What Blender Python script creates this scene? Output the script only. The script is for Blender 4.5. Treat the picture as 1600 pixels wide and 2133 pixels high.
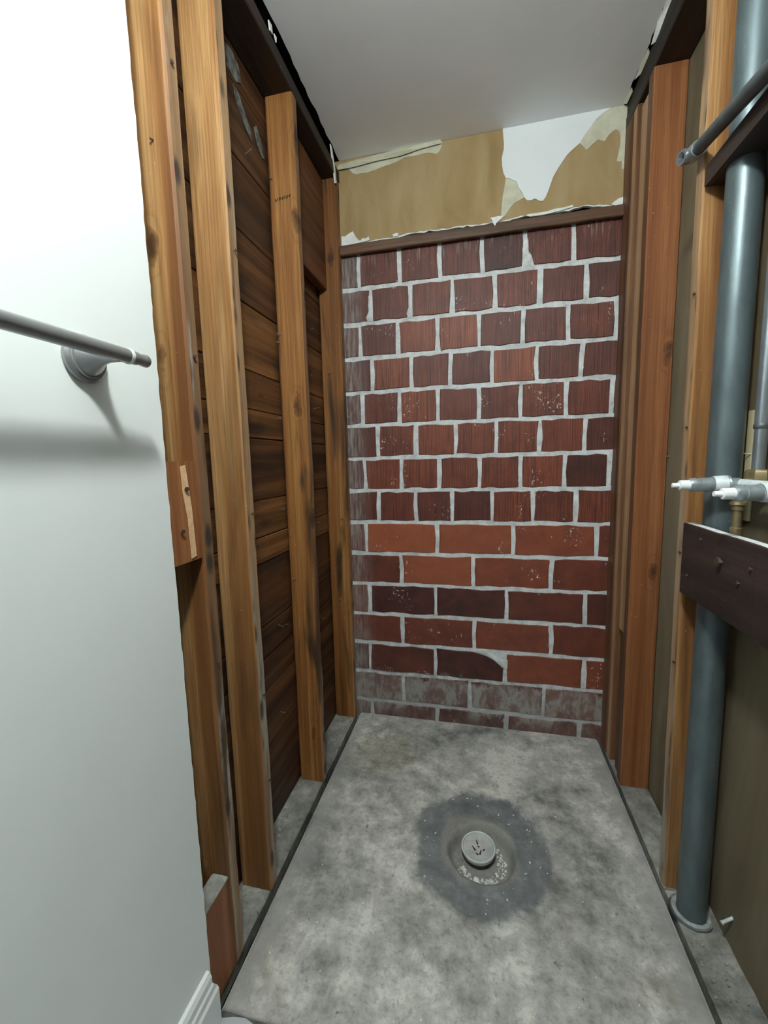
import bpy, bmesh, math, random
from mathutils import Vector, Matrix, noise as mnoise
random.seed(7)
scene = bpy.context.scene
for o in list(bpy.data.objects):
    bpy.data.objects.remove(o)

# ------------------------------------------------------------------ camera
cam_d = bpy.data.cameras.new('camera')
cam = bpy.data.objects.new('camera', cam_d)
scene.collection.objects.link(cam)
scene.camera = cam
cam_d.sensor_fit = 'HORIZONTAL'
cam_d.sensor_width = 36.0
cam_d.lens = 36.0 * 866.79 / 1600.0
cam_d.clip_start = 0.02
YAW, PITCH, ROLL = math.radians(13.033), math.radians(-6.979), math.radians(-1.459)
_f = Vector((-math.sin(YAW) * math.cos(PITCH), math.cos(YAW) * math.cos(PITCH), math.sin(PITCH)))
_r = Vector((math.cos(YAW), math.sin(YAW), 0))
_u = _r.cross(_f)
_r2 = _r * math.cos(ROLL) + _u * math.sin(ROLL)
_u2 = -_r * math.sin(ROLL) + _u * math.cos(ROLL)
M = Matrix((_r2, _u2, -_f)).transposed().to_4x4()
M.translation = Vector((0.5429, -1.7087, 1.1401))
cam.matrix_world = M

# ------------------------------------------------------------------ world and exposure
world = bpy.data.worlds.new('world')
scene.world = world
world.use_nodes = True
world.node_tree.nodes['Background'].inputs['Color'].default_value = (0.8, 0.9, 1.0, 1)
world.node_tree.nodes['Background'].inputs['Strength'].default_value = 0.0
scene.view_settings.view_transform = 'Standard'
scene.view_settings.look = 'None'
scene.view_settings.exposure = 0.0
scene.view_settings.gamma = 1.0
scene.view_settings.use_curve_mapping = False
try:
    scene.cycles.max_bounces = 7
    scene.cycles.diffuse_bounces = 5
    scene.cycles.glossy_bounces = 3
except AttributeError:
    pass
LAMP = (0.45, -1.63)          # ceiling lamp of the room, just above the camera
LAMP_STRENGTH = 440.0
LAMP_COLOR = (0.92, 1.0, 0.97, 1)

# ------------------------------------------------------------------ dimensions (metres)
W = 1.022        # clear width between the two stud faces
H = 2.31         # ceiling
C = 0.1355       # brick course
Z14 = 0.0685
PLATE = 2.228    # underside of the top plates

# ------------------------------------------------------------------ node helpers
def new_mat(name):
    m = bpy.data.materials.new(name)
    m.use_nodes = True
    nt = m.node_tree
    return m, nt, nt.nodes['Principled BSDF']

def nd(nt, typ, ins=None, **props):
    n = nt.nodes.new(typ)
    for k, v in props.items():
        setattr(n, k, v)
    for k, v in (ins or {}).items():
        s = n.inputs[k]
        if isinstance(v, bpy.types.NodeSocket):
            nt.links.new(v, s)
        else:
            s.default_value = v
    return n

def math_(nt, op, a, b=0.0, clamp=False):
    n = nd(nt, 'ShaderNodeMath', {0: a, 1: b}, operation=op, use_clamp=clamp)
    return n.outputs[0]

def vmul(nt, v, s):
    return nd(nt, 'ShaderNodeVectorMath', {0: v, 1: s}, operation='MULTIPLY').outputs[0]

def vadd(nt, v, s):
    return nd(nt, 'ShaderNodeVectorMath', {0: v, 1: s}, operation='ADD').outputs[0]

def noise(nt, v, scale=1.0, detail=4.0, rough=0.55, dist=0.0):
    return nd(nt, 'ShaderNodeTexNoise', {'Vector': v, 'Scale': scale, 'Detail': detail,
              'Roughness': rough, 'Distortion': dist}).outputs['Fac']

def rng(nt, v, a, b, c=0.0, d=1.0, smooth=True):
    n = nd(nt, 'ShaderNodeMapRange', {'Value': v, 'From Min': a, 'From Max': b, 'To Min': c, 'To Max': d})
    n.interpolation_type = 'SMOOTHSTEP' if smooth else 'LINEAR'
    return n.outputs[0]

def mixc(nt, f, a, b, mode='MIX'):
    n = nt.nodes.new('ShaderNodeMix')
    n.data_type = 'RGBA'
    n.blend_type = mode
    for idx, v in ((0, f), (6, a), (7, b)):
        s = n.inputs[idx]
        if isinstance(v, bpy.types.NodeSocket):
            nt.links.new(v, s)
        elif idx == 0:
            s.default_value = v
        else:
            s.default_value = tuple(v) + (1,) if len(v) == 3 else v
    return n.outputs[2]

def ramp(nt, f, stops):
    n = nd(nt, 'ShaderNodeValToRGB', {'Fac': f})
    el = n.color_ramp.elements
    while len(el) < len(stops):
        el.new(0.5)
    for e, (p, c) in zip(el, stops):
        e.position = p
        e.color = tuple(c) + (1,)
    return n.outputs['Color']

def bump(nt, bsdf, h, strength=0.3, dist=0.002):
    n = nd(nt, 'ShaderNodeBump', {'Height': h, 'Strength': strength, 'Distance': dist})
    nt.links.new(n.outputs[0], bsdf.inputs['Normal'])

def setc(nt, bsdf, c, rough=0.6, metal=0.0, spec=0.5):
    if isinstance(c, bpy.types.NodeSocket):
        nt.links.new(c, bsdf.inputs['Base Color'])
    else:
        bsdf.inputs['Base Color'].default_value = tuple(c) + (1,)
    if isinstance(rough, bpy.types.NodeSocket):
        nt.links.new(rough, bsdf.inputs['Roughness'])
    else:
        bsdf.inputs['Roughness'].default_value = rough
    bsdf.inputs['Metallic'].default_value = metal
    bsdf.inputs['Specular IOR Level'].default_value = spec

def objvec(nt):
    """object coordinates, shifted by a random amount for each object"""
    tc = nd(nt, 'ShaderNodeTexCoord').outputs['Object']
    rnd = nd(nt, 'ShaderNodeObjectInfo').outputs['Random']
    off = nd(nt, 'ShaderNodeVectorMath', {0: (7.3, 3.1, 11.7), 'Scale': rnd}, operation='SCALE').outputs[0]
    return tc, vadd(nt, tc, off)

def pos(nt):
    return nd(nt, 'ShaderNodeNewGeometry').outputs['Position']

def xyz(nt, v):
    n = nd(nt, 'ShaderNodeSeparateXYZ', {0: v})
    return n.outputs[0], n.outputs[1], n.outputs[2]

# ------------------------------------------------------------------ materials
def ax(axis, across, along):
    return tuple(along if a == axis else across for a in 'xyz')

def kax(axis, along, wide, thin):
    # studs (z) and x boards: thin direction y; boards along y: thin direction x
    if axis == 'z': return (wide, thin, along)
    if axis == 'y': return (thin, along, wide)
    return (along, thin, wide)

def wood(name, light, mid, dark, axis='z', knots=0.55, stain=0.35, stain_c=(0.03, 0.018, 0.01),
         plaster=0.0, rough=0.55, spec=0.35):
    m, nt, b = new_mat(name)
    tc, v = objvec(nt)
    g = noise(nt, vmul(nt, v, ax(axis, 22, 0.55)), 1.0, 5, 0.55, 0.5)
    fine = noise(nt, vmul(nt, v, ax(axis, 260, 4.0)), 1.0, 3, 0.6)
    broad = noise(nt, vmul(nt, v, ax(axis, 9, 1.3)), 1.0, 3, 0.6, 0.8)
    c = ramp(nt, g, [(0.32, dark), (0.47, mid), (0.62, light)])
    c = mixc(nt, rng(nt, fine, 0.35, 0.7, 0.0, 0.55), c, dark)
    # knots
    vk = nd(nt, 'ShaderNodeTexVoronoi', {'Vector': vadd(nt, vmul(nt, v, kax(axis, 4.2, 11, 1.5)), vmul(nt, nd(nt, 'ShaderNodeTexNoise', {'Vector': v, 'Scale': 28.0}).outputs['Color'], (0.22, 0.22, 0.22))), 'Scale': 1.0, 'Randomness': 1.0})
    pres = nd(nt, 'ShaderNodeSeparateColor', {0: vk.outputs['Color']}).outputs[0]
    pm = rng(nt, pres, 1.0 - knots * 0.6, 1.0 - knots * 0.6 + 0.02)
    ringn = math_(nt, 'SINE', math_(nt, 'MULTIPLY', vk.outputs['Distance'], 55.0))
    kd = math_(nt, 'MULTIPLY', rng(nt, vk.outputs['Distance'], 0.07, 0.17, 1.0, 0.0), pm)
    kr = math_(nt, 'MULTIPLY', rng(nt, vk.outputs['Distance'], 0.1, 0.36, 1.0, 0.0),
               math_(nt, 'MULTIPLY', pm, rng(nt, ringn, -0.2, 0.9, 0.0, 0.45)))
    c = mixc(nt, kr, c, tuple(x * 0.55 for x in dark))
    c = mixc(nt, math_(nt, 'MULTIPLY', kd, 0.85), c, (0.045, 0.016, 0.008))
    # dark weathering
    c = mixc(nt, rng(nt, broad, 0.53, 0.68, 0.0, stain), c, stain_c)
    h = math_(nt, 'ADD', math_(nt, 'MULTIPLY', g, 1.5), fine)
    if plaster > 0:
        px, py, pz = xyz(nt, pos(nt))
        low = rng(nt, pz, 1.3, 0.35, -0.04, 0.09)
        pn = noise(nt, vmul(nt, v, ax(axis, 38, 2.2)), 1.0, 6, 0.65, 0.7)
        pmk = rng(nt, math_(nt, 'ADD', pn, low), 0.66 - 0.16 * plaster, 0.74 - 0.1 * plaster, 0.0, 0.85)
        c = mixc(nt, pmk, c, mixc(nt, broad, (0.20, 0.18, 0.15), (0.46, 0.43, 0.37)))
        vs = nd(nt, 'ShaderNodeTexVoronoi', {'Vector': vmul(nt, v, (4, 26, 11) if axis == 'z' else ax(axis, 22, 9)), 'Scale': 1.0})
        vsn = math_(nt, 'ADD', vs.outputs['Distance'], math_(nt, 'MULTIPLY', fine, 0.2))
        spr = nd(nt, 'ShaderNodeSeparateColor', {0: vs.outputs['Color']}).outputs[1]
        sp = math_(nt, 'MULTIPLY', rng(nt, vsn, 0.25, 0.5, 1.0, 0.0), rng(nt, spr, 0.38, 0.42))
        c = mixc(nt, math_(nt, 'MULTIPLY', sp, 0.85), c, (0.018, 0.018, 0.02))
    # small plaster specks
    px = pos(nt)
    s = noise(nt, px, 150, 2, 0.5)
    sg = noise(nt, px, 5, 2, 0.5)
    c = mixc(nt, math_(nt, 'MULTIPLY', rng(nt, s, 0.735, 0.76), rng(nt, sg, 0.5, 0.6, 0, 0.7)), c, (0.6, 0.58, 0.52))
    setc(nt, b, c, rng(nt, g, 0.2, 0.8, rough + 0.1, rough - 0.1), 0.0, spec)
    bump(nt, b, h, 0.35, 0.0012)
    return m

PINE = ((0.48, 0.275, 0.115), (0.315, 0.15, 0.05), (0.16, 0.062, 0.018))
FIR = ((0.34, 0.142, 0.056), (0.26, 0.096, 0.033), (0.155, 0.048, 0.015))
TAN = ((0.50, 0.31, 0.17), (0.42, 0.24, 0.12), (0.29, 0.15, 0.07))
m_pine = wood('pine_wood', *PINE)
m_pine_edge = wood('pine_wood_dirty_edge', (0.46, 0.29, 0.16), (0.34, 0.205, 0.105), (0.19, 0.105, 0.053), plaster=0.8, stain=0.7, knots=0.3)
m_pine_old = wood('aged_pine_wood', (0.42, 0.21, 0.066), (0.27, 0.11, 0.028), (0.125, 0.043, 0.011), stain=0.92, knots=0.85)
m_pine_old_edge = wood('aged_pine_dirty_edge', (0.36, 0.2, 0.09), (0.25, 0.13, 0.06), (0.12, 0.06, 0.03), plaster=0.7, stain=0.7)
m_fir = wood('fir_wood', *FIR, knots=0.35, stain=0.15)
m_fir_edge = wood('fir_wood_edge', (0.20, 0.092, 0.043), (0.14, 0.06, 0.027), (0.08, 0.033, 0.015), knots=0.2, stain=0.4)
m_tan_edge = wood('tan_wood_edge', *TAN, knots=0.3, stain=0.3)
m_fir_y = wood('fir_block_wood', *FIR, axis='z', knots=0.5, stain=0.2)
m_plank = wood('dark_plank_wood', (0.15, 0.064, 0.022), (0.07, 0.028, 0.0105), (0.026, 0.011, 0.005), axis='y', knots=0.3, stain=0.75, stain_c=(0.02, 0.012, 0.008))
m_plank_light = wood('lighter_plank_wood', (0.26, 0.115, 0.038), (0.15, 0.062, 0.02), (0.05, 0.02, 0.008), axis='y', knots=0.4, stain=0.8, stain_c=(0.02, 0.012, 0.008))
m_plate = wood('plate_wood_shaded', (0.03, 0.018, 0.012), (0.02, 0.012, 0.008), (0.012, 0.007, 0.005), axis='y', knots=0.2, stain=0.6)  # near black: the shade under the top plates is put into the wood colour
m_header = wood('header_wood', (0.17, 0.065, 0.022), (0.12, 0.042, 0.014), (0.07, 0.024, 0.008), axis='y', knots=0.4, stain=0.4)
m_trimwood = wood('brown_trim_wood', (0.17, 0.09, 0.05), (0.12, 0.06, 0.033), (0.07, 0.034, 0.02), axis='x', knots=0.3, stain=0.5)
m_dark = wood('dark_brown_board', (0.055, 0.034, 0.029), (0.037, 0.023, 0.02), (0.022, 0.014, 0.013), axis='y', knots=0.3, stain=0.5, stain_c=(0.012, 0.008, 0.007), rough=0.5)

def plain(name, col, rough=0.6, metal=0.0, var=0.0, scale=8, spec=0.5, b_s=0.0, b_scale=200):
    m, nt, b = new_mat(name)
    p = pos(nt)
    c = col
    if var:
        n = noise(nt, p, scale, 5, 0.6)
        c = mixc(nt, rng(nt, n, 0.35, 0.65), tuple(x * (1 - var) for x in col), tuple(min(1, x * (1 + var)) for x in col))
    setc(nt, b, c, rough, metal, spec)
    if b_s:
        bump(nt, b, noise(nt, p, b_scale, 3, 0.6), b_s, 0.001)
    return m

m_paint = plain('white_wall_paint', (0.84, 0.87, 0.85), 0.5, 0, 0.015, 3, 0.4, 0.05, 90)
m_ceil = plain('ceiling_paint', (0.86, 0.87, 0.89), 0.6, 0, 0.02, 4, 0.3, 0.12, 160)
m_room = plain('low_bounce_wall', (0.22, 0.23, 0.23), 0.6)  # unseen room walls, toned dark to cut their bounce light
m_gloss_white = plain('white_trim_paint', (0.82, 0.85, 0.84), 0.3, 0, 0.01, 4, 0.5)
m_gyp = plain('gypsum', (0.82, 0.83, 0.80), 0.9, 0, 0.06, 60, 0.2, 0.4, 300)
m_white_paper = plain('white_painted_paper', (0.84, 0.87, 0.88), 0.55, 0, 0.015, 6, 0.3, 0.08, 160)
m_cream_paper = plain('cream_torn_paper', (0.62, 0.60, 0.46), 0.8, 0, 0.08, 25, 0.2, 0.3, 200)

def mk_tan():
    m, nt, b = new_mat('tan_drywall_paper')
    p = pos(nt)
    n = noise(nt, vmul(nt, p, (9, 9, 3.2)), 1.0, 4, 0.55, 0.6)
    f = noise(nt, p, 220, 2, 0.5)
    c = ramp(nt, n, [(0.3, (0.33, 0.225, 0.10)), (0.5, (0.41, 0.29, 0.145)), (0.7, (0.46, 0.35, 0.20))])
    c = mixc(nt, rng(nt, f, 0.3, 0.7, 0, 0.12), c, (0.25, 0.17, 0.08))
    setc(nt, b, c, 0.85, 0, 0.2)
    bump(nt, b, f, 0.1, 0.0006)
    return m
m_tan = mk_tan()

def mk_olive():
    m, nt, b = new_mat('olive_grey_backing')
    p = pos(nt)
    n = noise(nt, vmul(nt, p, (6, 6, 1.2)), 1.0, 4, 0.6, 0.5)
    sp = noise(nt, p, 110, 3, 0.6)
    c = ramp(nt, n, [(0.3, (0.11, 0.085, 0.046)), (0.5, (0.17, 0.138, 0.087)), (0.7, (0.22, 0.187, 0.13))])
    c = mixc(nt, rng(nt, sp, 0.72, 0.76, 0, 0.6), c, (0.5, 0.48, 0.42))
    setc(nt, b, c, 0.7, 0, 0.3)
    bump(nt, b, n, 0.15, 0.003)
    return m
m_olive = mk_olive()

# splashes of plaster on the bricks: x, z, radius, strength
SPLASH = [(0.62, 1.235, 0.05, 0.2), (0.72, 1.225, 0.05, 0.2), (0.57, 1.03, 0.04, 0.2), (0.755, 1.02, 0.055, 0.3),
          (0.69, 0.925, 0.05, 0.2), (0.63, 0.775, 0.05, 0.2), (0.9, 0.83, 0.05, 0.18), (0.75, 0.675, 0.035, 0.3),
          (0.14, 0.205, 0.06, 0.3), (0.30, 0.195, 0.07, 0.3), (0.47, 1.73, 0.05, 0.1), (0.63, 1.90, 0.06, 0.15),
          (0.39, 1.90, 0.05, 0.12), (0.56, 1.36, 0.04, 0.2), (0.27, 1.22, 0.04, 0.12), (0.03, 1.5, 0.06, 0.2), (0.85, 0.9, 0.04, 0.15)]

def mk_brick(name, comb):
    m, nt, b = new_mat(name)
    p = pos(nt)
    x, y, z = xyz(nt, p)
    oi = nd(nt, 'ShaderNodeObjectInfo')
    tone = nd(nt, 'ShaderNodeSeparateColor', {0: oi.outputs['Color']}).outputs[0]
    n = noise(nt, vadd(nt, p, (3, 1, 2)), 14, 5, 0.65, 0.4)
    t = math_(nt, 'ADD', tone, rng(nt, n, 0.3, 0.7, -0.13, 0.13, False))
    c = ramp(nt, t, [(0.0, (0.055, 0.019, 0.016)), (0.35, (0.15, 0.042, 0.026)),
                     (0.6, (0.25, 0.068, 0.034)), (0.85, (0.33, 0.092, 0.041))])
    fine = noise(nt, vmul(nt, p, (420, 420, 5)) if comb else vmul(nt, p, (60, 60, 120)), 1.0, 3, 0.6)
    if comb:
        c = mixc(nt, rng(nt, fine, 0.42, 0.64, 0.0, 0.8), c, (0.045, 0.014, 0.012))
    pit = noise(nt, p, 170, 3, 0.6)
    c = mixc(nt, rng(nt, pit, 0.66, 0.72, 0, 0.6), c, (0.03, 0.012, 0.01))
    # paint and plaster specks, in clusters
    s1 = noise(nt, vadd(nt, p, (9, 0, 4)), 85, 4, 0.65)
    cl = noise(nt, vadd(nt, p, (1.7, 0, 6.2)), 5.5, 3, 0.6)
    for (sx, sz, sr, sa) in SPLASH:
        dd = nd(nt, 'ShaderNodeVectorMath', {0: vmul(nt, p, (1, 0, 1)), 1: (sx, 0, sz)}, operation='DISTANCE').outputs['Value']
        cl = math_(nt, 'ADD', cl, rng(nt, dd, sr, sr * 0.25, 0, sa))
    spk = math_(nt, 'MULTIPLY', rng(nt, s1, 0.60, 0.625), rng(nt, cl, 0.60, 0.68))
    s2 = noise(nt, vmul(nt, vadd(nt, p, (2, 0, 8)), (150, 150, 38)), 1.0, 2, 0.5)
    spk2 = math_(nt, 'MULTIPLY', rng(nt, s2, 0.68, 0.71), rng(nt, cl, 0.54, 0.62, 0, 0.9))
    c = mixc(nt, spk, c, (0.78, 0.77, 0.74))
    c = mixc(nt, spk2, c, (0.62, 0.6, 0.57))
    # grey overspray along the left edge, streaky
    st = noise(nt, vmul(nt, p, (90, 1, 10)), 1.0, 4, 0.65)
    le = math_(nt, 'MULTIPLY', rng(nt, x, 0.11, 0.02), rng(nt, st, 0.38, 0.66, 0.12, 0.75))
    c = mixc(nt, le, c, (0.33, 0.31, 0.29))
    # cement wash near the floor, ragged edges and drips
    wn = noise(nt, vmul(nt, p, (16, 1, 9)), 1.0, 5, 0.65, 0.5)
    drip = noise(nt, vmul(nt, p, (70, 1, 26)), 1.0, 5, 0.7)
    zz = math_(nt, 'ADD', z, rng(nt, wn, 0.25, 0.75, -0.05, 0.05, False))
    band = math_(nt, 'MULTIPLY', rng(nt, zz, 0.215, 0.185), rng(nt, zz, 0.03, 0.09, 0.3, 1.0))
    wash = math_(nt, 'MULTIPLY', band, rng(nt, math_(nt, 'ADD', math_(nt, 'MULTIPLY', wn, 0.6), math_(nt, 'MULTIPLY', drip, 0.4)), 0.42, 0.58, 0.25, 0.9))
    c = mixc(nt, wash, c, (0.34, 0.325, 0.30))
    # whitish scrapes under the trim
    tp = math_(nt, 'MULTIPLY', rng(nt, z, 1.88, 1.95), rng(nt, st, 0.52, 0.68, 0, 0.35))
    c = mixc(nt, tp, c, (0.5, 0.48, 0.45))
    setc(nt, b, c, 0.5, 0, 0.4)
    h = math_(nt, 'ADD', math_(nt, 'MULTIPLY', fine, 1.0 if comb else 0.4), math_(nt, 'MULTIPLY', pit, -0.5))
    h = math_(nt, 'ADD', h, math_(nt, 'MULTIPLY', spk, 0.8))
    bump(nt, b, h, 0.5, 0.0018)
    return m
m_brick_c = mk_brick('combed_red_brick', True)
m_brick_s = mk_brick('smooth_red_brick', False)

def mk_mortar():
    m, nt, b = new_mat('pale_mortar')
    p = pos(nt)
    x, y, z = xyz(nt, p)
    n = noise(nt, p, 22, 6, 0.65)
    f = noise(nt, p, 190, 3, 0.6)
    c = ramp(nt, n, [(0.3, (0.46, 0.47, 0.46)), (0.48, (0.66, 0.68, 0.68)), (0.66, (0.82, 0.84, 0.84))])
    c = mixc(nt, rng(nt, f, 0.6, 0.72, 0, 0.55), c, (0.25, 0.25, 0.24))
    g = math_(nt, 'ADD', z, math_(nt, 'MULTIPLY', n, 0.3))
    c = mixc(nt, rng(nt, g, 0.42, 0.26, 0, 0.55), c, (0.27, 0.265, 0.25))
    setc(nt, b, c, 0.85, 0, 0.25)
    bump(nt, b, math_(nt, 'ADD', n, f), 0.5, 0.003)
    return m
m_mortar = mk_mortar()

DR = (0.543, -0.578)
def mk_floor(name, patch=True, tint=(1, 1, 1)):
    m, nt, b = new_mat(name)
    p = pos(nt)
    x, y, z = xyz(nt, p)
    big = noise(nt, vadd(nt, p, (4.3, 1.1, 0)), 3.6, 8, 0.6, 0.25)
    med = noise(nt, vadd(nt, p, (1.3, 7.1, 0)), 17, 8, 0.7, 0.2)
    fine = noise(nt, p, 75, 5, 0.65)
    t = math_(nt, 'ADD', math_(nt, 'MULTIPLY', big, 0.55), math_(nt, 'MULTIPLY', med, 0.45))
    def k(c): return tuple(a * q for a, q in zip(c, tint))
    c = ramp(nt, t, [(0.38, k((0.17, 0.168, 0.158))), (0.45, k((0.33, 0.325, 0.30))),
                     (0.52, k((0.48, 0.47, 0.43))), (0.58, k((0.68, 0.665, 0.60)))])
    c = mixc(nt, rng(nt, fine, 0.5, 0.72, 0, 0.5), c, k((0.14, 0.138, 0.13)))
    # brown damp stains
    br = noise(nt, vadd(nt, p, (8.7, 2.2, 0)), 3.2, 5, 0.6, 1.0)
    c = mixc(nt, rng(nt, br, 0.55, 0.7, 0, 0.55), c, k((0.19, 0.165, 0.11)))
    # dark pitted spots
    sp = noise(nt, vmul(nt, vadd(nt, p, (0, 3, 0)), (34, 20, 1)), 1.0, 4, 0.6, 0.6)
    c = mixc(nt, rng(nt, sp, 0.66, 0.74, 0, 0.75), c, (0.05, 0.05, 0.052))
    rough = 0.75
    if patch:
        # smooth paler strip along the slab edges
        ed = math_(nt, 'MINIMUM', math_(nt, 'SUBTRACT', x, 0.0), math_(nt, 'SUBTRACT', 1.02, x))
        ed = math_(nt, 'ADD', ed, rng(nt, med, 0.3, 0.7, -0.04, 0.04, False))
        c = mixc(nt, rng(nt, ed, 0.09, 0.03, 0, 0.6), c, k((0.36, 0.355, 0.335)))
        # yellowish cracked corner at the back left
        cx = nd(nt, 'ShaderNodeVectorMath', {0: p, 1: (0.17, -0.22, 0)}, operation='DISTANCE').outputs['Value']
        cm = rng(nt, math_(nt, 'ADD', cx, rng(nt, med, 0.3, 0.7, -0.1, 0.1, False)), 0.17, 0.08)
        ve = nd(nt, 'ShaderNodeTexVoronoi', {'Vector': vadd(nt, vmul(nt, p, (26, 34, 1)), vmul(nt, nd(nt, 'ShaderNodeTexNoise', {'Vector': p, 'Scale': 14.0}).outputs['Color'], (2, 2, 0))), 'Scale': 1.0}, feature='DISTANCE_TO_EDGE').outputs['Distance']
        c = mixc(nt, math_(nt, 'MULTIPLY', cm, 0.4), c, (0.36, 0.33, 0.22))
        c = mixc(nt, math_(nt, 'MULTIPLY', cm, rng(nt, ve, 0.0, 0.05, 0.45, 0.0)), c, (0.06, 0.055, 0.045))
        # newer dark cement patch poured round the drain
        dd = nd(nt, 'ShaderNodeVectorMath', {0: vmul(nt, p, (1, 1, 0)), 1: (0.542, -0.575, 0)}, operation='DISTANCE').outputs['Value']
        wob = noise(nt, vmul(nt, p, (1, 1, 0)), 6.5, 4, 0.6, 0.4)
        d2 = math_(nt, 'ADD', dd, rng(nt, wob, 0.25, 0.75, -0.04, 0.04, False))
        pc = ramp(nt, med, [(0.3, (0.09, 0.097, 0.10)), (0.5, (0.145, 0.155, 0.158)), (0.7, (0.235, 0.245, 0.24))])
        c = mixc(nt, rng(nt, d2, 0.212, 0.178, 0, 0.92), c, pc)
        rim = math_(nt, 'ADD', dd, rng(nt, wob, 0.25, 0.75, -0.018, 0.018, False))
        c = mixc(nt, math_(nt, 'MULTIPLY', rng(nt, rim, 0.125, 0.1), 0.8), c, mixc(nt, fine, (0.17, 0.16, 0.145), (0.38, 0.36, 0.33)))
    # pale specks
    s = noise(nt, p, 240, 2, 0.5)
    c = mixc(nt, rng(nt, s, 0.755, 0.775, 0, 0.8), c, (0.75, 0.75, 0.72))
    setc(nt, b, c, rough, 0, 0.35)
    bump(nt, b, math_(nt, 'ADD', math_(nt, 'MULTIPLY', med, 2.0), fine), 0.45, 0.004)
    return m
m_floor = mk_floor('stained_concrete')
m_sill = mk_floor('cement_coated_sill', False, (0.60, 0.61, 0.59))
m_groove = plain('dark_joint', (0.022, 0.02, 0.017), 0.9, 0, 0.3, 30, 0.2)
m_roomfloor = plain('pale_room_floor', (0.45, 0.47, 0.48), 0.45, 0, 0.05, 20, 0.4)

def mk_pipe(name, col, metal=0.55, rough=0.38, spots=0.7):
    m, nt, b = new_mat(name)
    p = pos(nt)
    n = noise(nt, vmul(nt, p, (30, 30, 9)), 1.0, 5, 0.65)
    f = noise(nt, p, 130, 3, 0.6)
    c = mixc(nt, rng(nt, n, 0.3, 0.7), tuple(a * 0.85 for a in col), tuple(min(1, a * 1.18) for a in col))
    c = mixc(nt, rng(nt, f, 0.72, 0.75, 0, spots), c, (0.7, 0.72, 0.7))
    setc(nt, b, c, rough, metal, 0.5)
    bump(nt, b, f, 0.12, 0.001)
    return m
m_cast = mk_pipe('blue_grey_pipe', (0.125, 0.16, 0.17), 0.5, 0.4)
m_galv = mk_pipe('galvanized_pipe', (0.36, 0.40, 0.43), 0.75, 0.33)
m_oldpipe = mk_pipe('dark_steel_pipe', (0.10, 0.115, 0.12), 0.5, 0.5, 0.3)
m_brass = mk_pipe('dull_brass', (0.30, 0.24, 0.13), 0.75, 0.42, 0.25)
m_chalk = plain('chalky_white_metal', (0.72, 0.78, 0.79), 0.5, 0.15, 0.12, 50, 0.5, 0.2, 200)
m_leadgrey = plain('lead_grey_caulk', (0.34, 0.36, 0.36), 0.6, 0.1, 0.25, 60, 0.4, 0.4, 120)
m_grimeplaster = plain('grimy_plaster', (0.13, 0.125, 0.115), 0.8, 0, 0.5, 45, 0.2, 0.5, 120)
m_plastic = plain('white_plastic', (0.9, 0.92, 0.92), 0.35, 0, 0.0)
m_worn = mk_pipe('worn_plated_metal', (0.42, 0.47, 0.50), 0.6, 0.35)
m_nickel = plain('brushed_nickel', (0.30, 0.305, 0.305), 0.36, 0.6, 0.03, 40)
m_nickel_dk = plain('nickel_ring', (0.30, 0.30, 0.30), 0.35, 0.5)  # plain nickel grey of the flange ring
m_nail = plain('nail_steel', (0.45, 0.42, 0.38), 0.4, 0.7)
m_rust = plain('rusty_nail', (0.09, 0.06, 0.045), 0.6, 0.4)
m_drain = mk_pipe('worn_drain_metal', (0.60, 0.62, 0.60), 0.35, 0.34, 0.5)
m_black = plain('dark_void', (0.012, 0.012, 0.012), 0.8)
m_chip = plain('plaster_chips', (0.72, 0.71, 0.67), 0.7, 0, 0.2, 90)
m_grit = plain('grey_grit', (0.30, 0.29, 0.27), 0.8, 0, 0.3, 90)
m_creamstrip = wood('pale_lath_wood', (0.66, 0.60, 0.38), (0.6, 0.53, 0.32), (0.48, 0.4, 0.22), knots=0.0, stain=0.1)
m_ink = plain('black_ink', (0.02, 0.018, 0.016), 0.6)
m_splinter = plain('fresh_splintered_wood', (0.72, 0.46, 0.26), 0.6, 0, 0.12, 60)
m_board_top = plain('white_dusty_paint', (0.78, 0.80, 0.80), 0.6, 0, 0.12, 40)

def mk_emit():
    m, nt, b = new_mat('lamp_glass')
    setc(nt, b, (0.9, 0.9, 0.9), 0.4)
    b.inputs['Emission Color'].default_value = LAMP_COLOR
    b.inputs['Emission Strength'].default_value = LAMP_STRENGTH
    return m
m_lamp = mk_emit()

# ------------------------------------------------------------------ object helpers
COL = scene.collection
def link(o, parent=None):
    COL.objects.link(o)
    if parent is not None:
        o.parent = parent
    return o

def tag(o, label=None, cat=None, group=None, kind=None):
    if label: o['label'] = label
    if cat: o['category'] = cat
    if group: o['group'] = group
    if kind: o['kind'] = kind
    return o

def mesh_obj(name, verts, faces, mats, parent=None, loc=(0, 0, 0), smooth=False, fmat=None):
    me = bpy.data.meshes.new(name)
    me.from_pydata([tuple(v) for v in verts], [], faces)
    for m in (mats if isinstance(mats, (list, tuple)) else [mats]):
        me.materials.append(m)
    if fmat:
        for p, i in zip(me.polygons, fmat):
            p.material_index = i
    me.update()
    bm = bmesh.new(); bm.from_mesh(me)
    bmesh.ops.recalc_face_normals(bm, faces=bm.faces)
    bm.to_mesh(me); bm.free()
    if smooth:
        for p in me.polygons:
            p.use_smooth = True
        if smooth != True:
            pass
    o = bpy.data.objects.new(name, me)
    o.location = loc
    return link(o, parent)

def empty(name, loc=(0, 0, 0)):
    o = bpy.data.objects.new(name, None)
    o.location = loc
    o.empty_display_size = 0.05
    return link(o)

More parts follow.
